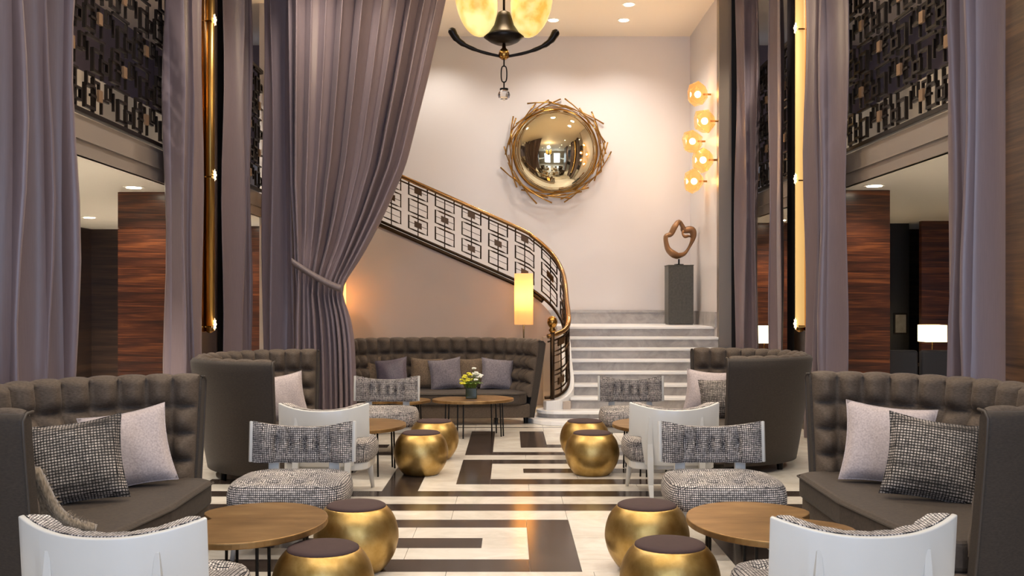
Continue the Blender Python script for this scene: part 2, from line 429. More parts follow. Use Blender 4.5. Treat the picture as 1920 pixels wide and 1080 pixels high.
# pillars carrying the tube lights
for sx, nm, ya, yb in ((-1, 'left', 11.25, 13.2), (1, 'right', 11.5, 13.2)):
    a, b = sorted((sx*3.62, sx*3.74))
    p = struct('pillar_%s' % nm, MB().box(a, b, ya, yb, 0, HC), 'dark_void', 'dark pillar behind the curtains on the %s' % nm)
    c0 = 11.8 if sx < 0 else 12.1
    x0, x1 = sorted((sx*3.57, sx*3.62))
    MB().box(x0, x1, c0-.55, c0+.6, 0, HC).build('bronze_panel', 'bronze_panel', p, bevel=.004)
struct('wall_panel_right', MB().box(3.55, 3.75, 4.6, 7.25, 0, HC), 'side_wood', 'brown timber panelled wall at the right edge')
struct('wall_panel_left', MB().box(-3.85, -3.7, 4.6, 7.9, 0, HC), 'side_wood', 'timber panelled wall behind the left curtain')

# ------------------------------------------------------------------ staircase
R_, T_ = .148, .30; N0 = 13.0; SX0 = .80
st = empty('staircase', (0, 0, 0), 0, 'wide pale stone staircase rising to the landing', 'staircase', None, 'structure')
for i in range(1, 9):
    y0 = N0+T_*(i-1); z = R_*i; last = i == 8
    yb = DW if last else y0+T_+.02
    if i == 1:
        def bull(off, zz0, zz1, nm, mt):
            out = [(RWX, y0-.0-off), (.9, y0-off)]
            for k in range(11):
                a = PI/2+PI*k/10*.98
                out.append((.66+(.30+off*.4)*math.cos(a), y0+.26-(.26+off)*math.sin(a)))
            out += [(.5, y0+.9), (RWX, y0+.9)]
            MB().prism(out, zz0, zz1).build(nm, mt, st, bevel=.008)
        bull(.36, 0, .055, 'step_plinth', 'stair_white')
        bull(-.01, .055, z-.04, 'riser', 'stair_grey'); bull(.03, z-.04, z, 'tread', 'stair_white')
        continue
    MB().box(SX0, RWX, y0, yb, z-R_, z-.035).build('riser', 'stair_grey', st)
    MB().box(SX0, RWX, y0-.03, yb, z-.035, z).build('tread', 'stair_white', st, bevel=.006)
MB().box(.5, RWX, 14.9, DW, 0, 1.03).build('landing_base', 'stair_wall_tan', st)
MB().box(.45, SX0, SY+.1, DW, 1.0, R_*8).build('landing_slab', 'stair_white', st)
# outer curb below the balustrade
low = [(.46, 13.20, .30), (.62, 13.25, .32), (.75, 13.40, .40), (.80, 13.6, .53), (.80, 14.1, .80), (.80, 14.5, 1.05), (.76, 14.85, 1.28), (.62, 15.08, 1.50), (.36, 15.17, 1.72), (.04, 15.2, 1.90), (-1.84, 15.2, 2.72), (-3.5, 15.2, 3.45)]
top = [(.50, 13.18, 1.10), (.62, 13.25, 1.13), (.75, 13.40, 1.20), (.80, 13.6, 1.33), (.80, 14.1, 1.58), (.80, 14.5, 1.82), (.76, 14.85, 2.04), (.62, 15.08, 2.28), (.36, 15.17, 2.52), (.04, 15.2, 2.70), (-1.84, 15.2, 3.53), (-3.5, 15.2, 4.26)]
LOW = catmull(low, 8); TOP = catmull(top, 8)
secs = []
for i, p in enumerate(LOW[:44]):
    q = LOW[i+1]; d = Vector((q.x-p.x, q.y-p.y, 0)).normalized(); nrm = Vector((d.y, -d.x, 0))
    zb = max(0, p.z-.45)
    a = p+nrm*.07; b = p-nrm*.07
    secs.append([(a.x, a.y, zb), (a.x, a.y, p.z-.04), (b.x, b.y, p.z-.04), (b.x, b.y, zb)])
MB().sweep(secs).build('curb', 'stair_white', st, bevel=.01)
# wall under the upper flight and the flight itself
outl = [(-3.6, 0), (.70, 0), (.72, 1.15), (.60, 1.40), (.36, 1.66), (.04, 1.84), (-1.84, 2.66), (-3.6, 3.43)]
struct('wall_under_stairs', MB().prism(outl, SY, SY+.1, 'y'), 'stair_wall_tan', 'taupe wall under the upper flight behind the long sofa')
fo = [(.45, .95), (.45, 1.18), (-3.6, 3.1), (-3.6, 2.85)]
MB().prism(fo, SY+.1, DW, 'y').build('upper_flight', 'stair_white', st)
MB().box(SX0-.1, SX0, 13.2, SY, 0, .25).build('side_wall', 'stair_wall_tan', st)
# balustrade
bal = empty('stair_balustrade', (0, 0, 0), 0, 'bronze stair balustrade of stacked rectangles sweeping round the landing', 'railing')
MB().tube(TOP, .032, 8).build('handrail', 'handrail_bronze', bal, smooth=True)
MB().tube([p+Vector((0, 0, -.07)) for p in TOP], .012, 6).build('top_rail', 'bronze_rail', bal, smooth=True)
MB().tube(LOW, .022, 6).build('bottom_rail', 'bronze_rail', bal, smooth=True)
MB().tube([p+Vector((0, -.02, -.06)) for p in LOW[60:]], .03, 6).build('stringer', 'bronze_rail', bal, smooth=True)
NL = len(LOW)-1
def both(s):   # s in plan arc length -> low point, top point
    return lerp_path(ARC, s)
acc = 0; ARC = []
for i, p in enumerate(LOW):
    if i: acc += math.hypot(p.x-LOW[i-1].x, p.y-LOW[i-1].y)
    ARC.append((acc, *p, *TOP[i]))
sref = None
for k in range(len(ARC)):
    if ARC[k][1] < at(987, 500, SY).x and ARC[k][2] > 15: sref = ARC[k][0]; break
kcol = 0
sp = .40
s_list = []; s = sref
while s > .50: s_list.append(s); s -= sp
s_list = [.25]+s_list[::-1]; s = sref+sp
while s < acc-.2: s_list.append(s); s += sp
for s in s_list:
    a = both(s); l0, t0 = Vector(a[:3]), Vector(a[3:])
    MB().tube([l0, t0+Vector((0, 0, -.07))], .009, 6).build('rod', 'bronze_rail', bal)
    n_to = round((s-sref)/sp)
    for r in range(3):
        z0, z1 = .09+.265*r, .09+.265*r+.205
        def pt(ds, f):
            q = both(s+ds); L, T = Vector(q[:3]), Vector(q[3:]); return L+(T-L)*f
        H = (t0-l0).z
        ring = [pt(-.14, z0/.85), pt(-.07, z0/.85), pt(0, z0/.85), pt(.07, z0/.85), pt(.14, z0/.85), pt(.14, z1/.85), pt(.07, z1/.85), pt(0, z1/.85), pt(-.07, z1/.85), pt(-.14, z1/.85)]
        fr = MB().tube(ring, .012, 5, closed=True); fr.build('rectangle_frame', 'bronze_rail', bal)
        zm = (z0+z1)/2/.85
        MB().tube([pt(-.14, zm), pt(0, zm), pt(.14, zm)], .0045, 5).build('cross_bar', 'bronze_rail', bal)
        if (n_to+r) % 2 == 0:
            c = pt(0, zm); q1 = pt(.055, zm); q0 = pt(-.055, zm); u = (q1-q0); dn = Vector((u.y, -u.x, 0)).normalized()*.012
            h = Vector((0, 0, .045))
            MB().sweep([[q0+dn-h, q0+dn+h, q0-dn+h, q0-dn-h], [q1+dn-h, q1+dn+h, q1-dn+h, q1-dn-h]]).build('plaque', 'bronze_plaque', bal)
nw = MB().tube([(.56, 13.20, .28), (.56, 13.20, 1.16)], .03, 10); nw.build('newel_post', 'bronze_rail', bal, smooth=True)
MB().lathe([(.03, 0), (.05, .03), (.03, .06), (.055, .09), (.07, .13), (.06, .18), (.03, .21), (.001, .22)], 16, (.56, 13.20, 1.15)).build('finial', 'brass', bal, smooth=True)

# ------------------------------------------------------------------ curtains
def curtain(label, p0, p1, nf, amp, z0=.02, z1=HC-.02, seed=0, group='straight floor length curtains'):
    r = random.Random(seed); p0 = Vector((*p0, 0)); p1 = Vector((*p1, 0)); L = (p1-p0).length
    d = (p1-p0)/L; nrm = Vector((-d.y, d.x, 0)); ph = r.random()*6; o = (p0+p1)/2
    e = empty('curtain', (o.x, o.y, 0), 0, label, 'curtain', group)
    nu = int(nf*18)+1; nv = 14
    wob = [r.uniform(.75, 1.2) for _ in range(int(nf)+3)]
    def fn(u, v):
        z = z0+(z1-z0)*v
        k = u*nf+.25*math.sin(u*5+ph)
        a = amp*wob[int(k) % len(wob)]*(1.0+.15*math.sin(2.2*z+ph+3*u))
        sw = a*(math.sin(2*PI*k)+.25*math.sin(4*PI*k+ph))
        p = p0+d*(L*u+.02*math.sin(1.3*z+7*u+ph)+.35*a*math.sin(4*PI*k))+nrm*sw-o
        return (p.x, p.y, z)
    MB().grid(fn, nu, nv).build('drape', 'curtain', e, smooth=True, solid=.012)
    MB().box(*( (-L/2, L/2, -.03, .03) if abs(d.x) > .5 else (-.03, .03, -L/2, L/2)), z1-.02, z1+.015).build('heading_track', 'bronze_dark', e)
    return e
curtain('mauve curtain at the left edge of the room behind the nearest sofa', (-3.55, 6.3), (-3.55, 8.1), 4.6, .17, seed=1)
curtain('mauve curtain left of the dim tube light on the left', (-3.45, 10.45), (-3.45, 11.45), 2.6, .105, seed=2)
curtain('narrow mauve curtain right of the dim tube light on the left', (-3.46, 12.5), (-3.46, 13.3), 2.4, .10, seed=3)
curtain('straight mauve curtain hanging just left of the tied drape', (-3.11, 12.78), (-2.62, 12.78), 2.5, .07, seed=4)
curtain('mauve curtain at the right edge beside the brown panelled wall', (3.53, 7.35), (3.53, 8.05), 1.9, .12, seed=5)
curtain('mauve curtain right of the bright tube light on the right', (3.45, 10.62), (3.45, 11.62), 2.6, .105, seed=6)
curtain('narrow mauve curtain left of the bright tube light on the right', (3.48, 12.8), (3.48, 13.45), 1.7, .08, seed=7)
curtain('mauve curtain beside the metal pilaster right of the stairs', (3.27, 14.55), (3.57, 14.55), 2.2, .06, seed=8)
# the drape drawn to one side by a band
td = empty('tied_drape', (-2.4, 12.42, 0), 0, 'large mauve drape swept to the left and gathered by a fabric band', 'curtain')
TZ = 1.72
RE = [(.0, -1.90), (.4, -1.90), (1.0, -1.92), (1.33, -1.96), (1.6, -2.04), (1.72, -2.06), (1.85, -1.98), (2.2, -1.78), (2.64, -1.55), (3.23, -1.29), (4.29, -1.02), (5.27, -.80), (6.05, -.66)]
LE = [(.0, -2.62), (1.2, -2.62), (1.72, -2.60), (2.1, -2.62), (3.0, -2.68), (6.05, -2.72)]
def re_(z): return lerp_path(RE, z)[0]
def drape_fn(u, v):
    z = .02+(HC-.04)*v
    zz = z+ (1-u)*.33*math.exp(-((z-1.75)/.9)**2)   # the band slants down to the right
    zl = max(0, min(6, z-.0))
    a, b = lerp_path(LE, z)[0], sum(re_(z+d) for d in (-.12, -.06, 0, .06, .12))/5
    nf = 10; k = u*nf+.3*math.sin(u*7)
    g = math.exp(-((z-TZ-(1-u)*.33)/.28)**2)
    am = (.115-.075*g)*(.75+.4*math.sin(k*1.7+1)) + .012*math.sin(z*2+u*9)
    x = a+(b-a)*u+.022*math.sin(4*PI*k)*(1-g)
    y = am*math.sin(2*PI*k)+.06*math.sin(u*PI)*(1-g)-.05*g
    return (x+2.4, y, z)
MB().grid(drape_fn, 220, 60).build('drape', 'curtain', td, smooth=True, solid=.012)
bp = []
for k in range(28):
    u = k/27; x = -2.64+(.60)*u; z = TZ+.33*(1-u)**1.2-.01
    bp.append((x+2.4, -.14-.05*math.sin(PI*u), z))
secs = [[(p[0], p[1], p[2]-.045), (p[0], p[1]-.018, p[2]), (p[0], p[1], p[2]+.045), (p[0], p[1]+.02, p[2])] for p in bp]
MB().sweep(secs).build('tie_band', 'curtain_band', td, smooth=True)
MB().box(-.35, 1.8, -.03, .03, HC-.03, HC).build('heading_track', 'bronze_dark', td)

# ------------------------------------------------------------------ balcony screens
def frame_mesh(w, h, b, d):
    m = MB(); m.box(-d, d, 0, w, 0, b).box(-d, d, 0, w, h-b, h).box(-d, d, 0, b, b, h-b).box(-d, d, w-b, w, b, h-b); return m
def screen(sx, y0, y1, label):
    r = empty('balcony_screen', (sx*BX, y0, RZ), 0, label, 'screen', 'bronze fretwork balcony screens')
    L = y1-y0; H = 1.77
    MB().box(-.03, .03, 0, L, -.02, .02).build('bottom_rail', 'bronze_dark', r)
    MB().box(-.035, .035, 0, L, H-.03, H+.02).build('top_rail', 'bronze_dark', r)
    first = {}
    def put(nm, mk, mt, loc):
        if nm not in first:
            first[nm] = mk().build(nm, mt, r); first[nm].location = loc
        else: piece(first[nm], r, loc)
    cw, ch = .53, .345; nc = round(L/cw); cw = L/nc
    for j in range(5):
        for i in range(nc):
            y = i*cw; z = .03+j*ch; odd = (i+j) % 2
            put('square_frame', lambda: frame_mesh(.225, .215, .026, .016), 'bronze_dark', (0, y+(.03 if odd else .2), z+.02))
            put('small_frame', lambda: frame_mesh(.13, .15, .022, .013), 'bronze_dark', (sx*.03, y+(.30 if odd else .0), z+(.16 if odd else .18)))
            put('upright_bar', lambda: MB().box(-.014, .014, 0, .026, 0, .33), 'bronze_dark', (sx*.02, y+(.25 if odd else .46), z-.01 if j < 4 else z))
            put('cross_bar', lambda: MB().box(-.012, .012, 0, .40, 0, .022), 'bronze_dark', (-sx*.025, y+(.10 if odd else .02), z+(.125 if odd else .30)))
            put('box_frame', lambda: frame_mesh(.17, .12, .022, .014), 'bronze_dark', (-sx*.02, y+(.02 if odd else .33), z+(.21 if odd else .04)))
            put('short_bar', lambda: MB().box(-.012, .012, 0, .022, 0, .17), 'bronze_dark', (sx*.01, y+(.42 if odd else .12), z+(.02 if odd else .10)))
            if odd: put('plaque', lambda: MB().box(-.012, .012, 0, .085, 0, .105), 'brass_plaque', (-sx*.045, y+.22, z+.10))
    return r
screen(-1, 8.2, 11.1, 'bronze fretwork balcony screen at the upper left, nearer than the tube light')
screen(-1, 13.5, 15.1, 'narrow stretch of fretwork screen above left, next to the tied drape')
screen(1, 8.2, 11.3, 'bronze fretwork balcony screen at the upper right, beside the edge curtain')
screen(1, 13.2, 15.1, 'narrow stretch of fretwork screen above right, left of the bright tube light')

# ------------------------------------------------------------------ sofas
def sofa(loc, rz, a, b, label, HT=1.05, cols=17, feet=True):
    e = empty('curved_sofa', loc, rz, label, 'sofa', 'tufted curved velvet sofas')
    def P(th, o, z):
        x, y = a*math.cos(th), b*math.sin(th)
        nx, ny = math.cos(th)/a, math.sin(th)/b; l = math.hypot(nx, ny)
        return (x-o*nx/l, y-o*ny/l, z)
    NT_ = cols*8
    def outer_o(z): return .15*(1-min(1, (z-.08)/(HT-.08)))**1.15
    # smooth outer shell
    zs = [.08, .2, .4, .6, .8, .95, HT-.03]
    secs = []
    for i in range(NT_+1):
        th = PI*i/NT_
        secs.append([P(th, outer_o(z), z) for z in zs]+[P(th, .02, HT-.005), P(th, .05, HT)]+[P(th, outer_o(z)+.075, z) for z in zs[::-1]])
    MB().sweep(secs).build('shell', 'velvet_shell_shaded', e, smooth=False, bevel=.0)
    sh = e.children[-1]
    for p in sh.data.polygons: p.use_smooth = len(p.vertices) == 4
    # tufted inner back
    rows_ = 4; z0, z1 = .34, HT+.012; nz = rows_*8
    def inner(t, v):
        u = (t*cols) % 1.0 if t < 1 else 0.0
        bulge = (abs(math.sin(PI*t*cols))**.7)
        vv = v*rows_
        rowb = 1.0 if vv > rows_-.5 else abs(math.sin(PI*vv))**.65
        return .098*min(bulge, 1)*rowb
    secs = []
    lo, hi = .02, PI-.02
    for i in range(NT_+1):
        t = i/NT_; th = lo+(hi-lo)*t; ring = []
        for j in range(nz+1):
            v = j/nz; z = z0+(z1-.03-z0)*v
            base = outer_o(z)+.08+.035*(1-v)
            ring.append(P(th, base+inner(t, v), z))
        tb = .012*abs(math.sin(PI*t*cols))**.6
        ring += [P(th, .105, z1-.012+tb), P(th, .07, z1+tb), P(th, .04, z1-.015), P(th, .05, .9), P(th, outer_o(z0)+.05, z0)]
        secs.append(ring)
    MB().sweep(secs).build('tufted_back', 'velvet', e)
    for p in e.children[-1].data.polygons: p.use_smooth = len(p.vertices) == 4
    # seat
    def outline(o, yf, n=40):
        pts = [P(PI*i/n, o, 0)[:2] for i in range(n+1)]
        w = a-o
        return pts+[(-w+.02, yf*.5), (-w+.10, yf), (0, yf-.06), (w-.10, yf), (w-.02, yf*.5)]
    MB().prism(outline(.24, -.16), .25, .41).build('seat_cushion', 'velvet_seat', e, bevel=.03, seg=3)
    MB().prism(outline(.2, -.12), .09, .252).build('seat_base', 'velvet', e, bevel=.012)
    ol = outline(.24, -.162)[40:]
    MB().tube([(p[0], p[1]-.004, .392) for p in ol], .007, 6).build('piping', 'piping', e)
    for sx_ in (-1, 1):
        tip = 0 if sx_ > 0 else PI
        MB().tube([P(tip, outer_o(z), z) for z in zs]+[P(tip, .03, HT), P(tip, .09, HT+.005)], .008, 6).build('edge_piping', 'piping', e, smooth=True)
    if feet:
        for th in (.15, .9, PI-.9, PI-.15):
            p = P(th, .24, 0); MB().lathe([(.025, 0), (.035, .10)], 10, (p[0], p[1], 0)).build('foot', 'black_iron', e)
    return e
sofa((-2.10, 5.66, 0), PI/2-.045, 1.18, 1.02, 'tufted curved brown velvet sofa nearest on the left with a fur throw')
sofa((-1.95, 9.37, 0), PI/2, 1.04, .95, 'tufted curved velvet sofa on the left beneath the dim tube light')
sofa((2.12, 5.84, 0), -PI/2+.04, 1.25, 1.02, 'tufted curved brown velvet sofa nearest on the right')
sofa((1.92, 9.80, 0), -PI/2, .92, .98, 'tufted curved velvet sofa on the right below the bright tube light')
sofa((-.90, 12.86, 0), 0, 1.36, 1.0, 'long tufted curved sofa against the taupe wall under the stairs', cols=19)

# ------------------------------------------------------------------ cushions
def pillow(name, mat, wd, ht, th, loc, rot, label, group, seed=0, mat_pip=None):
    n = 19; r = random.Random(seed); ph = r.random()*6
    def fn(side):
        def g(u, v):
            x, y = 2*u-1, 2*v-1
            e = max(0, (1-x*x))*max(0, (1-y*y)); t = th*(e**.40)*.62
            k = 1-.09*(1-abs(x)**2)*abs(y)**2*0; px = x*wd/2*(1-.10*(1-y*y)); pz = y*ht/2*(1-.10*(1-x*x))
            t += .006*math.sin(5*x+3*y+ph)*e**.5
            return (px, side*t, pz+ht/2)
        return g
    m = MB().grid(fn(1), n, n); m.grid(fn(-1), n, n)
    o = m.build(name, mat, None, smooth=True); o.location = loc; o.rotation_euler = rot
    tag(o, label, 'cushion', group)
    MB().tube([(x*wd/2*(1-.10*(1-y*y)), 0, y*ht/2*(1-.10*(1-x*x))+ht/2) for x, y in
               [(-1+2*k/8, -1) for k in range(8)]+[(1, -1+2*k/8) for k in range(8)]+[(1-2*k/8, 1) for k in range(8)]+[(-1, 1-2*k/8) for k in range(8)]],
              .004, 5, closed=True).build('seam', mat, o, smooth=True)
    return o
R = math.radians
pillow('throw_cushion', 'mauve_cushion', .52, .50, .17, (-2.30, 6.22, .405), (R(-20), R(-9), R(22)), 'pale mauve cushion behind the dark woven one on the nearest left sofa', 'cushions on the nearest sofas', 1)
pillow('throw_cushion', 'tweed_dark', .53, .49, .17, (-2.42, 5.72, .405), (R(-18), R(-7), R(18)), 'dark woven check cushion on the nearest left sofa', 'cushions on the nearest sofas', 2)
pillow('throw_cushion', 'mauve_cushion', .55, .52, .17, (2.34, 6.32, .405), (R(-20), R(5), R(-20)), 'pale mauve cushion behind the dark woven one on the nearest right sofa', 'cushions on the nearest sofas', 3)
pillow('throw_cushion', 'tweed_dark', .54, .49, .17, (2.40, 5.80, .405), (R(-18), R(8), R(-18)), 'dark woven check cushion on the nearest right sofa', 'cushions on the nearest sofas', 4)
pillow('throw_cushion', 'mauve_cushion', .46, .46, .16, (-2.15, 9.75, .405), (R(-16), R(-8), R(20)), 'pale cushion on the left sofa beneath the tube light', 'cushions on the middle sofas', 5)
pillow('throw_cushion', 'mauve_cushion', .46, .46, .16, (1.98, 10.25, .405), (R(-16), R(4), R(-18)), 'pale cushion on the right sofa beside the stairs', 'cushions on the middle sofas', 6)
pillow('throw_cushion', 'tweed_dark', .42, .40, .15, (2.08, 9.92, .405), (R(-16), R(-4), R(-14)), 'small dark woven cushion half hidden on the right middle sofa', 'cushions on the middle sofas', 7)
for k, (px, mt, ty, lb) in enumerate([
    (688, 'brown_cushion', -8, 'brown cushion at the drape end of the long sofa'),
    (737, 'plum_cushion', -8, 'plum satin cushion second from the drape on the long sofa'),
    (797, 'brown_cushion', 2, 'flat brown cushion in the middle of the long sofa'),
    (839, 'grey_cushion', -7, 'grey woven cushion left of the flowers on the long sofa'),
    (886, 'brown_cushion', -2, 'brown cushion right behind the flowers on the long sofa'),
    (931, 'grey_cushion', 5, 'grey lilac cushion nearest the stairs on the long sofa')]):
    D = 13.22 if k % 2 else 13.34
    pillow('throw_cushion', mt, .43, .42, .14, ((px-VX)*D/F, D, .405), (R(-18), R(ty), R(-6+3*k)), lb, 'cushions on the long sofa', 10+k)
# fur throw over the inside of the near left sofa's end
FP = catmull([(4.69, .76), (4.74, .60), (4.80, .50), (4.88, .44)], 6)
def fur(u, v):
    q = FP[min(len(FP)-1, int(v*(len(FP)-1)+.5))]
    return (-.30+(.30+.20*v)*u, q.x-4.9+.015*math.sin(u*9), q.y-.43+.012*math.sin(u*15+v*6))
o = MB().grid(fur, 16, len(FP)).build('fur_throw', 'fur', None, smooth=True, solid=.045); o.location = (-2.20, 4.92, .43)
pv = MB(); rf = random.Random(5)
for k in range(2600):
    u, v = rf.random(), rf.random(); c = Vector(fur(u, v)); nrm = Vector((rf.uniform(-.5, .7), .55*(1-v)+rf.uniform(-.1, .4), .35+.6*v)).normalized()
    c = c+nrm*.018; tp = c+nrm*rf.uniform(.018, .04)+Vector((rf.uniform(-.01, .01), rf.uniform(-.01, .01), -.014)); sd = Vector((rf.uniform(-1, 1), rf.uniform(-1, 1), rf.uniform(-1, 1))).normalized()*.003
    pv.add([c-sd, c+sd, tp], [(0, 1, 2)])
fz = pv.build('fur_pile', 'fur', o); fz['kind'] = 'stuff'
tag(o, 'beige fur throw inside the near arm of the nearest left sofa', 'throw')

# ------------------------------------------------------------------ chairs
def chair(loc, rz, kind, label):
    e = empty('lounge_chair', loc, rz, label, 'chair', 'white framed tweed lounge chairs')
    W = .34
    def cur(x): return .40-.13*(abs(x)/W)**2.2          # plan curve of the back, ends come forward
    def topz(x): return .712+.052*(abs(x)/W)**2.2
    # white outer back
    secs = []; n = 24
    for i in range(n+1):
        x = -W+2*W*i/n; y = cur(x)
        fx = abs(x)/W
        zb = (.50 if fx > .70 else (.28 if kind == 'panel' else .50))
        if kind == 'panel' and fx <= .70: zb = .28
        lean = lambda z: .10*(z-.45)
        dy = (cur(x+.01)-cur(x-.01))/.02; l = math.hypot(1, dy); nx, ny = -dy/l, 1/l
        zt = topz(x)
        secs.append([(x, y+lean(zb), zb), (x+nx*.022, y+ny*.022+lean(zb), zb), (x+nx*.022, y+ny*.022+lean(zt), zt), (x, y+lean(zt), zt+.004)])
    MB().sweep(secs).build('back_shell', 'white_lacquer', e, smooth=False, bevel=.005)
    # upholstered pad on the front of the back, tufted
    secs = []; nn = 60
    for i in range(nn+1):
        x = (-W+.012)+(2*W-.024)*i/nn; y = cur(x); zt = topz(x)+.006; zb = .50-.015*(1-(x/W)**2)
        dy = (cur(x+.01)-cur(x-.01))/.02; l = math.hypot(1, dy); nx, ny = -dy/l, 1/l
        ring = []
        m = 12
        for j in range(m+1):
            v = j/m; z = zb+(zt-zb)*v
            th = .022+.070*math.sin(PI*(.08+.72*v))**.6
            for bxn in range(5):
                bx_ = -.20+.10*bxn; th -= .046*math.exp(-((x-bx_)/.024)**2-((v-.50)/.20)**2)+.014*math.exp(-((x-bx_)/.018)**2)
            ed = min(1, (W-.012-abs(x))/.03+.3); th = max(th*ed, .006)
            ring.append((x-nx*th, y-ny*th+.10*(z-.45), z))
        ring += [(x-nx*.002, y-ny*.002+.10*(zt-.45), zt), (x-nx*.002, y-ny*.002+.10*(zb-.45), zb)]
        secs.append(ring)
    MB().sweep(secs).build('back_pad', 'tweed', e)
    for p in e.children[-1].data.polygons: p.use_smooth = len(p.vertices) == 4
    bpad = e.children[-1]
    for bxn in range(5):
        x = -.20+.10*bxn; MB().ellipsoid((x, cur(x)-.034+.017, .608), (.011, .008, .011), 8, 6).build('button', 'piping', bpad, smooth=True)
    # tufted seat
    def seat(u, v):
        a = 2*PI*u
        return None
    SWD, SDP = .365, .33
    def sq(t):   # rounded square outline
        c, s_ = math.cos(t), math.sin(t); q = 5.0
        r = (abs(c)**q+abs(s_)**q)**(-1/q); return r*c, r*s_
    mb = MB(); nr, na = 14, 56
    prof = [(.90, .285), (.97, .30), (1.0, .33), (1.0, .38), (.975, .42), (.93, .445)]
    vs = []
    for f, z in prof:
        for k in range(na):
            x, y = sq(2*PI*k/na); vs.append((x*SWD*f*(1-.05*(y > 0)*abs(y)), y*SDP*f, z))
    rings = len(prof)
    for q in range(1, nr):
        f = .93*(1-q/nr)
        for k in range(na):
            x, y = sq(2*PI*k/na); X_, Y_ = x*SWD*f*(1-.05*(y > 0)*abs(y)), y*SDP*f
            bump = 0
            for gx in range(4):
                for gy in range(3):
                    bx_ = -.225+.15*gx+(.075 if gy % 2 else 0)-.0; by_ = -.19+.19*gy
                    if abs(bx_) > .29: continue
                    bump += math.exp(-((X_-bx_)/.042)**2-((Y_-by_)/.042)**2)
            vs.append((X_, Y_, .452+.018*(1-f*f)-.06*min(1, bump)))
        rings += 1
    vs.append((0, 0, .468)); fs = []
    for i in range(rings-1):
        for k in range(na): fs.append((i*na+k, i*na+(k+1) % na, (i+1)*na+(k+1) % na, (i+1)*na+k))
    for k in range(na): fs.append(((rings-1)*na+k, (rings-1)*na+(k+1) % na, len(vs)-1))
    fs.append(tuple(range(na))[::-1])
    mb.add(vs, fs).build('seat', 'tweed', e)
    for p in e.children[-1].data.polygons: p.use_smooth = len(p.vertices) <= 4
    out = [sq(2*PI*k/40) for k in range(40)]
    MB().prism([(x*SWD*.93, y*SDP*.93) for x, y in out], .235, .295).build('seat_rail', 'white_lacquer', e, bevel=.008)
    for sx_ in (-1, 1):
        # front legs, tapered and slightly splayed
        MB().tube([(sx_*.27, -.24, .27), (sx_*.285, -.262, .14), (sx_*.30, -.29, 0)], [.030, .024, .014], 8).build('leg', 'white_lacquer', e, smooth=True)
        # rear legs run up the outside of the back to a point
        x = sx_*.20; y = cur(x)
        secs = []
        for (yy, z, hw, hd) in [(.50, 0, .013, .014), (.43, .14, .020, .020), (.40, .30, .024, .026), (y+.022, .45, .022, .024), (y+.030, .58, .016, .018), (y+.036, .66, .010, .010)]:
            secs.append([(x-hw, yy-hd, z), (x+hw, yy-hd, z), (x+hw, yy+hd, z), (x-hw, yy+hd, z)])
        MB().sweep(secs).build('leg', 'white_lacquer', e, bevel=.003)
        if kind == 'open':
            MB().box(x-.035, x+.035, y-.012, y+.02, .27, .53).build('back_post', 'white_lacquer', e, bevel=.005)
    return e
chair((-1.435, 3.32, 0), PI-.05, 'panel', 'white backed lounge chair at the bottom left corner seen from behind')
chair((1.285, 3.34, 0), PI+.06, 'panel', 'white backed lounge chair at the bottom right corner seen from behind')
chair((-1.44, 8.18, 0), PI, 'panel', 'white backed lounge chair seen from behind at the middle left sofa')
chair((1.29, 8.24, 0), PI, 'panel', 'white backed lounge chair seen from behind at the middle right sofa')
for o_ in [o for o in bpy.data.objects if o.name.startswith('lounge_chair') and o.location.y < 5]:
    o_.location.y += .70
chair((-1.36, 6.36, 0), 0, 'open', 'tweed lounge chair facing us beyond the nearest left table')
chair((1.33, 6.36, 0), 0, 'open', 'tweed lounge chair facing us beyond the nearest right table')
chair((-1.30, 10.45, 0), 0, 'open', 'tweed lounge chair facing us in front of the long sofa')
chair((1.29, 10.45, 0), 0, 'open', 'tweed lounge chair facing us in front of the staircase')

# ------------------------------------------------------------------ gold drum stools
def stool(loc, label):
    e = empty('drum_stool', loc, RND.random()*6, label, 'stool', 'gold leaf drum stools')
    prof = [(.15, 0), (.165, .012), (.195, .05), (.224, .10), (.241, .16), (.245, .20), (.240, .245), (.225, .295), (.205, .33), (.18, .36), (.168, .366), (.16, .36)]
    pts = catmull([(r, z, 0) for r, z in prof], 3)
    MB().lathe([(p.x, p.y) for p in pts], 40).build('drum', 'gold_leaf', e, smooth=True)
    MB().lathe([(.165, .352), (.172, .364), (.170, .374), (.155, .382), (.10, .387), (.001, .389)], 36).build('cushion_top', 'cushion_brown', e, smooth=True)
    return e
for x, y, lb in [(-.893, 4.86, 'gold drum stool at the bottom of the left row, nearest of all on the left'), (-.887, 5.87, 'gold drum stool on the left, second in its row, next to the table edge'),
                 (.781, 4.93, 'gold drum stool at the bottom of the right row, nearest of all on the right'), (.80, 5.89, 'gold drum stool on the right, second in its row, behind the nearest'),
                 (-.795, 9.13, 'gold drum stool of the far left pair, the front one'), (-.745, 10.02, 'gold drum stool of the far left pair, the rear one'),
                 (.745, 9.12, 'gold drum stool of the far right pair, the front one'), (.745, 10.02, 'gold drum stool of the far right pair, the rear one near the stairs')]:
    stool((x, y, 0), lb)

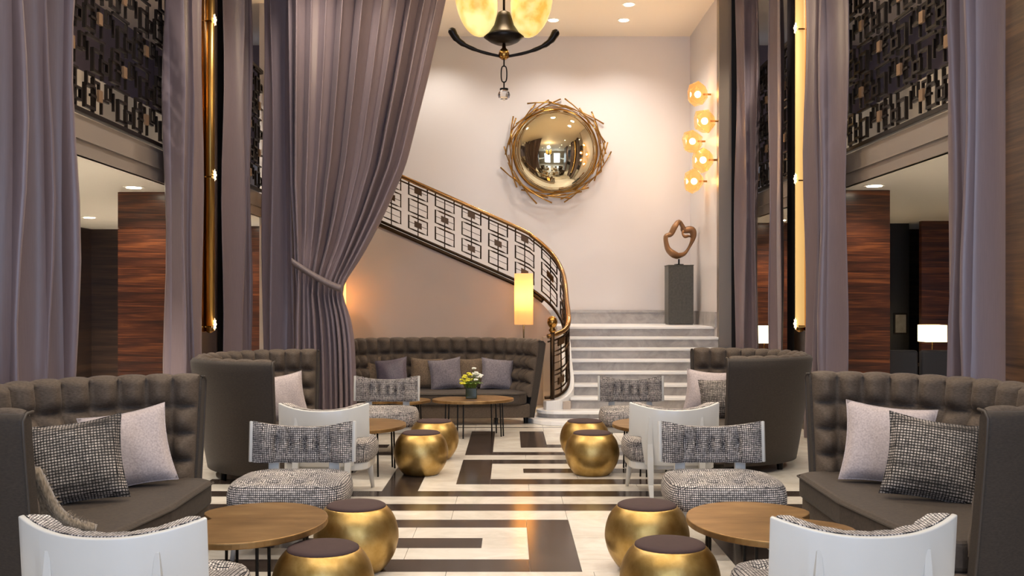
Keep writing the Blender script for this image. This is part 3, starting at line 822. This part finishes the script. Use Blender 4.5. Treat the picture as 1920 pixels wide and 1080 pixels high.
# ------------------------------------------------------------------ bean shaped tables
def table(loc, rz, sx, label, scale=1.0, h=.43):
    e = empty('coffee_table', loc, rz, label, 'table', 'bronze bean shaped coffee tables')
    out = []
    for k in range(64):
        a = 2*PI*k/64; r = .46*(1+.04*math.cos(2*a+.6))
        d = math.atan2(math.sin(a-.15), math.cos(a-.15)); r *= 1-.42*math.exp(-(d/.24)**2)+.16*math.exp(-((d+.62)/.36)**2)
        out.append((sx*r*math.cos(a)*.80*scale, r*math.sin(a)*1.1*scale))
    MB().prism(out, h-.032, h).build('tabletop', 'table_bronze', e, bevel=.006)
    for a in (.9, 2.6, 4.2, 5.4):
        for q in (-.10, .10):
            x, y = sx*.28*math.cos(a+q)*scale, .36*math.sin(a+q)*scale
            MB().tube([(x, y, h-.03), (x*1.04, y*1.04, 0)], .0085, 6).build('leg', 'black_iron', e)
    return e
table((1.30, 5.20, 0), 0, 1, 'bean shaped bronze table on thin black legs, nearest on the right')
table((-1.32, 5.18, 0), 0, -1, 'bean shaped bronze table on thin black legs, nearest on the left')
table((-1.33, 9.28, 0), 0, -1, 'bronze table on thin legs on the left beside the far gold stools')
table((1.33, 9.30, 0), 0, 1, 'bronze table on thin legs on the right beside the far gold stools')
tb = table((-.42, 11.75, 0), PI/2+.2, 1, 'bronze table carrying the flowers in front of the long sofa', .98)
table((-1.32, 11.95, 0), PI/2, -1, 'bronze table left of the flower table in front of the long sofa', .8, .40)
# flowers
fp = at(884, 742, 11.75)
fv = empty('flower_vase', (fp.x, 11.75, .431), 0, 'square dark glass vase of yellow and white flowers', 'vase')
MB().box(-.065, .065, -.065, .065, 0, .125).build('vase', 'glass_green', fv, bevel=.008)
for k in range(34):
    a = RND.random()*2*PI; rr = .13*math.sqrt(RND.random()); z = .14+.18*(1-(rr/.15)**2)*RND.uniform(.4, 1)
    x, y = rr*math.cos(a)*1.1, rr*math.sin(a)
    yellow = x < .01+.05*(RND.random()-.5) or z < .17
    if x > 0 and not yellow: z += .05
    m = MB()
    for q in range(7):
        b = 2*PI*q/7; c = Vector((x+.016*math.cos(b), y+.016*math.sin(b), z+.004*math.sin(3*b)))
        m.ellipsoid(c, (.013, .013, .008), 6, 4)
    m.ellipsoid((x, y, z+.006), (.009, .009, .007), 6, 4)
    fo_ = m.build('blossom', 'petal_yellow' if yellow else 'petal_white', fv, smooth=True)
    MB().tube([(x*.4, y*.4, .11), (x, y, z)], .0025, 4).build('stem', 'leaf_green', fo_)
for k in range(14):
    a = 2*PI*k/14+.2; x, y = math.cos(a), math.sin(a)
    MB().grid(lambda u, v: ((.04+.10*u)*x-(v-.5)*.05*math.sin(PI*u)*y, (.04+.10*u)*y+(v-.5)*.05*math.sin(PI*u)*x, .125+.06*math.sin(PI*u*.7)), 6, 3).build('leaf', 'leaf_green', fv, smooth=True, solid=.002)

# ------------------------------------------------------------------ lamps
def floor_lamp(x, y, label):
    e = empty('floor_lamp', (x, y, 0), 0, label, 'lamp', 'tall shade floor lamps')
    MB().lathe([(.14, 0), (.14, .02), (.02, .03)], 24).build('base', 'bronze_dark', e, smooth=False)
    MB().tube([(0, 0, .02), (0, 0, 1.3)], .011, 8).build('stem', 'bronze_dark', e, smooth=True)
    m = MB().lathe([(.132, 0), (.132, .73)], 32); m.f = m.f[:-2]; m.build('shade', 'shade_glow', e, smooth=True, solid=.004).location = (0, 0, 1.225)
    b = MB().ellipsoid((0, 0, 1.55), (.03, .03, .045), 10, 8).build('bulb', 'bulb_glow', e, smooth=True)
    l = bpy.data.lights.new('bulb_light', 'POINT'); l.energy = 170; l.color = (1, .68, .32); l.shadow_soft_size = .06
    lo = bpy.data.objects.new('bulb_light', l); COL.objects.link(lo); lo.parent = e; lo.location = (0, 0, 1.66)
p = at(982, 566, 14.5)
floor_lamp(p.x, 14.5, 'glowing floor lamp with tall cylinder shade beside the stair curve')
floor_lamp(-2.52, 14.8, 'second tall floor lamp almost hidden behind the tied drape')
def table_lamp(px, py, D, w_, h_, label, z0):
    p = at(px, py, D); e = empty('table_lamp', (p.x, D, z0), 0, label, 'lamp', 'small square shade lamps'); zc = p.z-z0
    MB().lathe([(.07, 0), (.07, .015), (.012, .03)], 16).build('base', 'brass', e)
    MB().tube([(0, 0, .01), (0, 0, zc)], .009, 8).build('stem', 'brass', e)
    m = MB().box(-w_/2, w_/2, -w_/2, w_/2, -h_/2, h_/2); m.f = [m.f[i] for i in (2, 3, 4, 5)]
    m.build('shade', 'shade_white_glow', e, solid=.004).location = (0, 0, zc)
    MB().ellipsoid((0, 0, zc), (.03, .03, .045), 8, 6).build('bulb', 'bulb_glow', e)
    return p
def side_table(x, y, h, label):
    e = empty('side_table', (x, y, 0), 0, label, 'table')
    MB().box(-.22, .22, -.2, .2, h-.03, h).build('tabletop', 'dark_wood', e, bevel=.004)
    for sx in (-1, 1):
        for sy in (-1, 1): MB().box(sx*.19-.018, sx*.19+.018, sy*.17-.018, sy*.17+.018, 0, h-.03).build('leg', 'dark_wood', e)
p = table_lamp(1748, 625, 15.2, .31, .25, 'square shade lamp glowing in the dark right lounge', .62); side_table(p.x, 15.2, .62, 'small dark table under the right lounge lamp')
p = table_lamp(1433, 627, 15.3, .24, .26, 'small square lamp seen between the two right curtains', .62); side_table(p.x, 15.3, .62, 'small dark table under the lamp between the right curtains')
# lit timber wall behind the lounge lamp, with a framed print and armchairs
lw = struct('wall_lounge_right', MB().box(6.47, 7.3, 15.9, 16.0, 0, LC), 'walnut', 'walnut panelled wall behind the right lounge lamp')
struct('wall_lounge_dark', MB().box(4.6, 6.47, 16.4, 16.5, 0, LC), 'frame_black', 'near black wall of the right lounge')
p = at(1690, 607, 16.35)
fr = empty('framed_print', (p.x, 16.387, p.z), 0, 'small framed print on the black lounge wall', 'picture')
MB().box(-.11, .11, -.012, .012, -.17, .17).build('frame', 'bronze_dark', fr, bevel=.004)
MB().box(-.085, .085, -.016, -.010, -.145, .145).build('print', 'picture_print', fr)
def armchair(x, y, rz, label):
    e = empty('upholstered_chair', (x, y, 0), rz, label, 'chair', 'grey lounge chairs')
    MB().box(-.25, .25, -.28, .28, .20, .45).build('seat', 'grey_upholstery', e, bevel=.04, seg=3)
    MB().box(-.25, .25, .20, .33, .36, .90).build('backrest', 'grey_upholstery', e, bevel=.035, seg=3)
    for s_ in (-1, 1):
        for q in (-1, 1): MB().box(s_*.21-.02, s_*.21+.02, q*.22-.02, q*.22+.02, 0, .22).build('leg', 'frame_black', e)
armchair(5.22, 13.9, PI+.05, 'grey upholstered chair left of the pair in the right lounge')
armchair(5.78, 13.9, PI, 'grey upholstered chair right of the pair in the right lounge')

# tube lights on the pillars
def tube_light(sx, y, glowmat, label):
    e = empty('tube_light', (sx*3.50, y, 1.2), 0, label, 'light', 'tall tube lights on the pillars')
    L = 4.7
    x0, x1 = sorted((sx*.02, sx*.05))
    MB().box(x0, x1, -.16, .16, 0, L).build('back_plate', 'brass', e, bevel=.004)
    MB().tube([(-sx*.03, 0, .05), (-sx*.03, 0, L-.02)], .055, 16).build('glass_tube', glowmat, e, smooth=True)
    for z in (.09, 1.82, 3.62):
        c = (-sx*.03, 0, z)
        MB().box(-.04-sx*.03, .02-sx*.03+.02, -.07, .07, z-.035, z-.02).build('bracket', 'brass', e)
        m = MB().ellipsoid((-sx*.085, 0, z), (.022, .022, .022), 8, 6)
        for k in range(8):
            a = 2*PI*k/8; m.tube([(-sx*.085, .015*math.cos(a), z+.015*math.sin(a)), (-sx*.085, .07*math.cos(a), z+.07*math.sin(a))], [.008, .001], 4)
        m.build('star_lamp', 'star_glow', e)
    MB().lathe([(.02, 0), (.05, .02), (.05, .06)], 14, (-sx*.03, 0, -.01)).build('end_cap', 'brass', e)
    return e
tube_light(-1, 11.75, 'tube_dim', 'dim brass tube light between the two curtains on the left')
tube_light(1, 12.1, 'tube_bright', 'bright glowing tube light between the two curtains on the right')

# amber faceted sconces on the right stair wall
for k, (px, py, lb) in enumerate([(1312, 177, 'topmost of the five amber glass wall lights'), (1325, 227, 'second from top of the five amber glass wall lights'), (1302, 265, 'third from top of the five amber glass wall lights, furthest left'),
                                  (1322, 300, 'fourth from top of the five amber glass wall lights'), (1305, 340, 'lowest of the five amber glass wall lights')]):
    D = (RWX-.17)*F/(px-VX); p = at(px, py, D)
    e = empty('amber_wall_light', (p.x, D, p.z), 0, lb, 'wall light', 'amber glass wall lights')
    MB().tube([(.17, 0, 0), (.05, 0, 0)], .015, 8).build('arm', 'brass', e)
    m = MB(); rr = random.Random(k)
    vs = []
    n = 6
    for q, (r, x) in enumerate([(.06, .11), (.16, .04), (.19, -.05), (.13, -.16)]):
        for j in range(n):
            a = 2*PI*(j+.5*(q % 2))/n+k; f = r*rr.uniform(.85, 1.12); vs.append((x+rr.uniform(-.012, .012), f*math.cos(a), f*math.sin(a)))
    fs = []
    for q in range(3):
        for j in range(n):
            a, b, c, d = q*n+j, q*n+(j+1) % n, (q+1)*n+(j+1) % n, (q+1)*n+j
            fs += ([(a, b, d), (b, c, d)] if q % 2 == 0 else [(a, b, c), (a, c, d)])
    m.add(vs, fs); m.build('faceted_shade', 'amber_glass', e, solid=.008)
    MB().ellipsoid((-.03, 0, 0), (.05, .05, .05), 12, 8).build('bulb', 'bulb_glow', e, smooth=True)
    l = bpy.data.lights.new('amber_light', 'POINT'); l.energy = 8; l.color = (1, .72, .42); l.shadow_soft_size = .05
    lo = bpy.data.objects.new('amber_light', l); COL.objects.link(lo); lo.parent = e; lo.location = (-.17, 0, 0)

# downlights
def downlight(x, y, z, energy, label, r=.09, angle=130, color=SOFT, light=True):
    e = empty('downlight', (x, y, z), 0, label, 'downlight', 'recessed ceiling downlights')
    MB().lathe([(r*.8, -.006), (r*1.15, -.006), (r*1.15, 0), (r*.8, 0)], 24).build('trim_ring', 'ceiling_white', e)
    MB().lathe([(r*.8, -.013), (r*.8, -.0065)], 20).build('lens', 'downlight_glow', e)
    if light:
        s_ = spot('downlight_beam', (0, 0, -.03), energy, color, angle, .7, .10); s_.parent = e
    return e
downlight(1.82, 16.1, HC, 155, 'recessed downlight over the landing nearer the mirror wall', color=(1, .95, .88))
downlight(1.80, 15.25, HC, 155, 'recessed downlight over the stairs at the top of the picture', color=(1, .95, .88))
downlight(.70, 16.1, HC, 155, 'recessed downlight peeping out behind the hanging lamp arm', color=(1, .95, .88))
downlight(-1.2, 16.2, HC, 155, 'recessed downlight above the upper flight', color=(1, .95, .88))
for x in (-2.2, 0, 2.2):  # added ceiling lamps above the view, lighting the seating
    for y in (2.5, 5.5, 8.5, 11.5):
        if x == 0 and y > 7: continue
        downlight(x, y, HC, 260, 'added unseen downlight over the %s seating, %s from the windows' % ({-2.2: 'left', 0: 'middle', 2.2: 'right'}[x], {2.5: 'first', 5.5: 'second', 8.5: 'third', 11.5: 'fourth'}[y]))
for x, y, lb in [(-6.3, 15.2, 'recessed downlight at the far end of the left lounge ceiling'), (-4.15, 11.2, 'recessed downlight in front of the left walnut column'),
                 (-5.2, 9.0, 'recessed downlight in the left lounge ceiling'), (-4.3, 16.4, 'recessed downlight over the far left walnut column'),
                 (5.6, 9.0, 'recessed downlight in the right lounge ceiling'), (3.98, 11.05, 'recessed downlight in front of the right walnut column'), (4.2, 15.7, 'recessed downlight over the lamp between the right curtains')]:
    downlight(x, y, LC, (760 if x < -5 else 95) if x < 0 else (330 if x > 5 else 60 if y < 12 else 150), lb, .1)
for sx in (-1, 1):  # added lamps out of view, brightening the galleries behind the screens
    for y in (8.5, 13): downlight(sx*3.98, y, HC, 520, 'added unseen downlight over the %s gallery rail, %s end' % ('left' if sx < 0 else 'right', 'near' if y < 10 else 'far')); downlight(sx*5.2, y, HC, 320, 'added unseen downlight over the %s upper gallery, %s end' % ('left' if sx < 0 else 'right', 'near' if y < 10 else 'far'))

# ------------------------------------------------------------------ hanging lamp
CD = 10.0
ch = empty('hanging_lamp', (at(945, 0, CD).x, CD, 3.5), 0, 'bronze hanging lamp with glowing alabaster ovals and a crystal drop', 'chandelier')
def cz(py): return CH+(VY-py)*CD/F-3.5
def cx(px): return (px-945)*CD/F
MB().lathe([(.012, cz(82)), (.08, cz(83)), (.14, cz(78)), (.20, cz(70)), (.15, cz(62)), (.10, cz(48)), (.075, cz(32)), (.06, cz(24)), (.02, cz(20))], 28).build('bell', 'bronze_dark', ch, smooth=True)
for k in range(2):
    a = k*PI+.06
    m = MB(); nn = 13; secs = []
    path = catmull([(.03, cz(106)), (.22, cz(98)), (.38, cz(86)), (.47, cz(73)), (.525, cz(55))], 4)
    ws = [.018]*3+[.02]*3+[.026]*3+[.035]*3+[.045]*2+[.05]*2+[.028]*2
    for i, q in enumerate(path):
        wdt = ws[min(i, len(ws)-1)]; tn = (path[min(i+1, len(path)-1)]-path[max(i-1, 0)]).normalized(); nr = Vector((-tn.y, tn.x))
        ring = []
        for j in range(8):
            b = 2*PI*j/8; rr = q.x+nr.x*wdt*math.cos(b)*.8; z = q.y+nr.y*wdt*math.cos(b)*.8; off = wdt*math.sin(b)
            ring.append((rr*math.cos(a)-off*math.sin(a), rr*math.sin(a)+off*math.cos(a), z))
        secs.append(ring)
    m.sweep(secs).build('arm', 'bronze_dark', ch, smooth=True)
    o = MB().ellipsoid((0, 0, 0), (.205, .205, .38), 28, 18).build('alabaster_oval', 'alabaster', ch, smooth=True)
    o.location = (.275*math.cos(a), .275*math.sin(a), cz(-2)); o.rotation_euler = (0, R(8), a)
MB().tube([(0, 0, cz(20)), (0, 0, HC-3.5)], .012, 8).build('rod', 'bronze_dark', ch, smooth=True)
MB().lathe([(.02, cz(112)), (.05, cz(108)), (.055, cz(102)), (.045, cz(95)), (.02, cz(90)), (.015, cz(82))], 16).build('hub', 'brass', ch, smooth=True)
lk = []
for k in range(24):
    a = 2*PI*k/24; lk.append((.028*math.copysign(abs(math.cos(a))**.6, math.cos(a)), 0, (cz(124)+cz(154))/2+(cz(124)-cz(154))/2*math.copysign(abs(math.sin(a))**.8, math.sin(a))))
MB().tube(lk, .007, 6, closed=True).build('chain_link', 'bronze_dark', ch, smooth=True)
MB().tube([(0, 0, cz(112)), (0, 0, cz(124))], .008, 6).build('link_pin', 'bronze_dark', ch)
MB().tube([(0, 0, cz(154)), (0, 0, cz(167))], .008, 6).build('link_pin', 'bronze_dark', ch)
MB().lathe([(.001, cz(165)), (.042, cz(166)), (.042, cz(169)), (.001, cz(170))], 16).build('drop_cap', 'bronze_dark', ch)
MB().ellipsoid((0, 0, cz(178)), (.06, .06, .055), 10, 6).build('crystal_drop', 'crystal', ch)
l = bpy.data.lights.new('lamp_light', 'POINT'); l.energy = 120; l.color = (1, .78, .5); l.shadow_soft_size = .25
lo = bpy.data.objects.new('lamp_light', l); COL.objects.link(lo); lo.parent = ch; lo.location = (0, 0, cz(-60)+.5)

# ------------------------------------------------------------------ convex mirror
mc = at(1041, 283, DW-.05)
mr = empty('convex_mirror', (mc.x, DW, mc.z), 0, 'round convex gilt mirror in a nest of gold twigs on the stair wall', 'mirror')
RM = .69; dp = .27
prof = [(RM*math.sin(PI/2*k/16), dp*math.cos(PI/2*k/16)) for k in range(17)][::-1]
m = MB().lathe([(RM, 0)]+[(r, z) for r, z in prof], 64); m.v = [(x, -.06-z, y) for x, y, z in m.v]
m.build('mirror_dome', 'mirror_gold', mr, smooth=True)
m = MB().lathe([(RM+.03, .0), (RM+.03, .06), (RM-.02, .075), (RM-.02, 0)], 64); m.v = [(x, -z, y) for x, y, z in m.v]; m.build('rim', 'twig_gold', mr, smooth=True)
rt = random.Random(3)
for k in range(52):
    a = 2*PI*k/52+rt.uniform(-.06, .06); r0 = rt.uniform(.70, .82); L = rt.uniform(.40, .75); tilt = rt.uniform(.0, .24); sgn = rt.choice((1, -1))
    pts = []; yy = -.03-.045*(k % 4)-rt.uniform(0, .02)
    for q in range(5):
        s_ = (q/4-.4)*L; rr = max(.685, math.hypot(r0, s_*.75)+tilt*s_); an = a-sgn*math.atan2(s_, r0)
        pts.append((rr*math.cos(an), yy, rr*math.sin(an)))
    MB().tube(pts, [.009, .010, .010, .011, .014], 6).build('twig', 'twig_gold', mr, smooth=True)

# ------------------------------------------------------------------ plinth and sculpture
PD = 16.3; pc = at(1273, 608, PD)
pd = empty('plinth', (pc.x, PD, R_*8), 0, 'dark mottled stone plinth at the top of the stairs', 'plinth')
ph = .955
MB().box(-.20, .20, -.20, .20, .02, ph-.012).build('shaft', 'stone_dark', pd, bevel=.006)
MB().box(-.19, .19, -.19, .19, 0, .02).build('base', 'stone_dark', pd)
MB().box(-.205, .205, -.205, .205, ph-.012, ph).build('cap', 'stone_dark', pd, bevel=.003)
sc = empty('bronze_sculpture', (pc.x, PD, R_*8+ph), R(12), 'pierced abstract bronze sculpture on the stone plinth', 'sculpture')
MB().box(-.06, .06, -.05, .05, 0, .018).build('base', 'black_iron', sc)
MB().tube([(0, 0, .01), (0, 0, .10)], .014, 8).build('pin', 'black_iron', sc)
loop = [(-.03, 0, .15), (-.12, -.01, .19), (-.19, .01, .28), (-.225, 0, .455), (-.135, .01, .50), (-.075, -.01, .62), (0, 0, .70), (.066, .01, .63), (.10, .02, .57), (.215, 0, .57), (.24, -.01, .46), (.185, 0, .31), (.10, .01, .19)]
cl = catmull(loop+[loop[0]], 5)[:-1]
nl = len(cl)
rad = [.042+.012*math.sin(2*PI*k/nl*3+1)+.008*math.sin(2*PI*k/nl*2) for k in range(nl)]
m = MB().tube(cl, rad, 12, closed=True); m.v = [(x, y*1.5, z) for x, y, z in m.v]
m.build('ring_form', 'sculpture_bronze', sc, smooth=True)
arch = catmull([(.09, 0, .57), (.05, -.03, .51), (.08, -.05, .46), (.15, -.03, .47), (.22, 0, .46)], 5)
MB().tube(arch, [.014+.012*abs(math.cos(k*.28)) for k in range(len(arch))], 10).build('inner_arch', 'sculpture_bronze', sc, smooth=True)
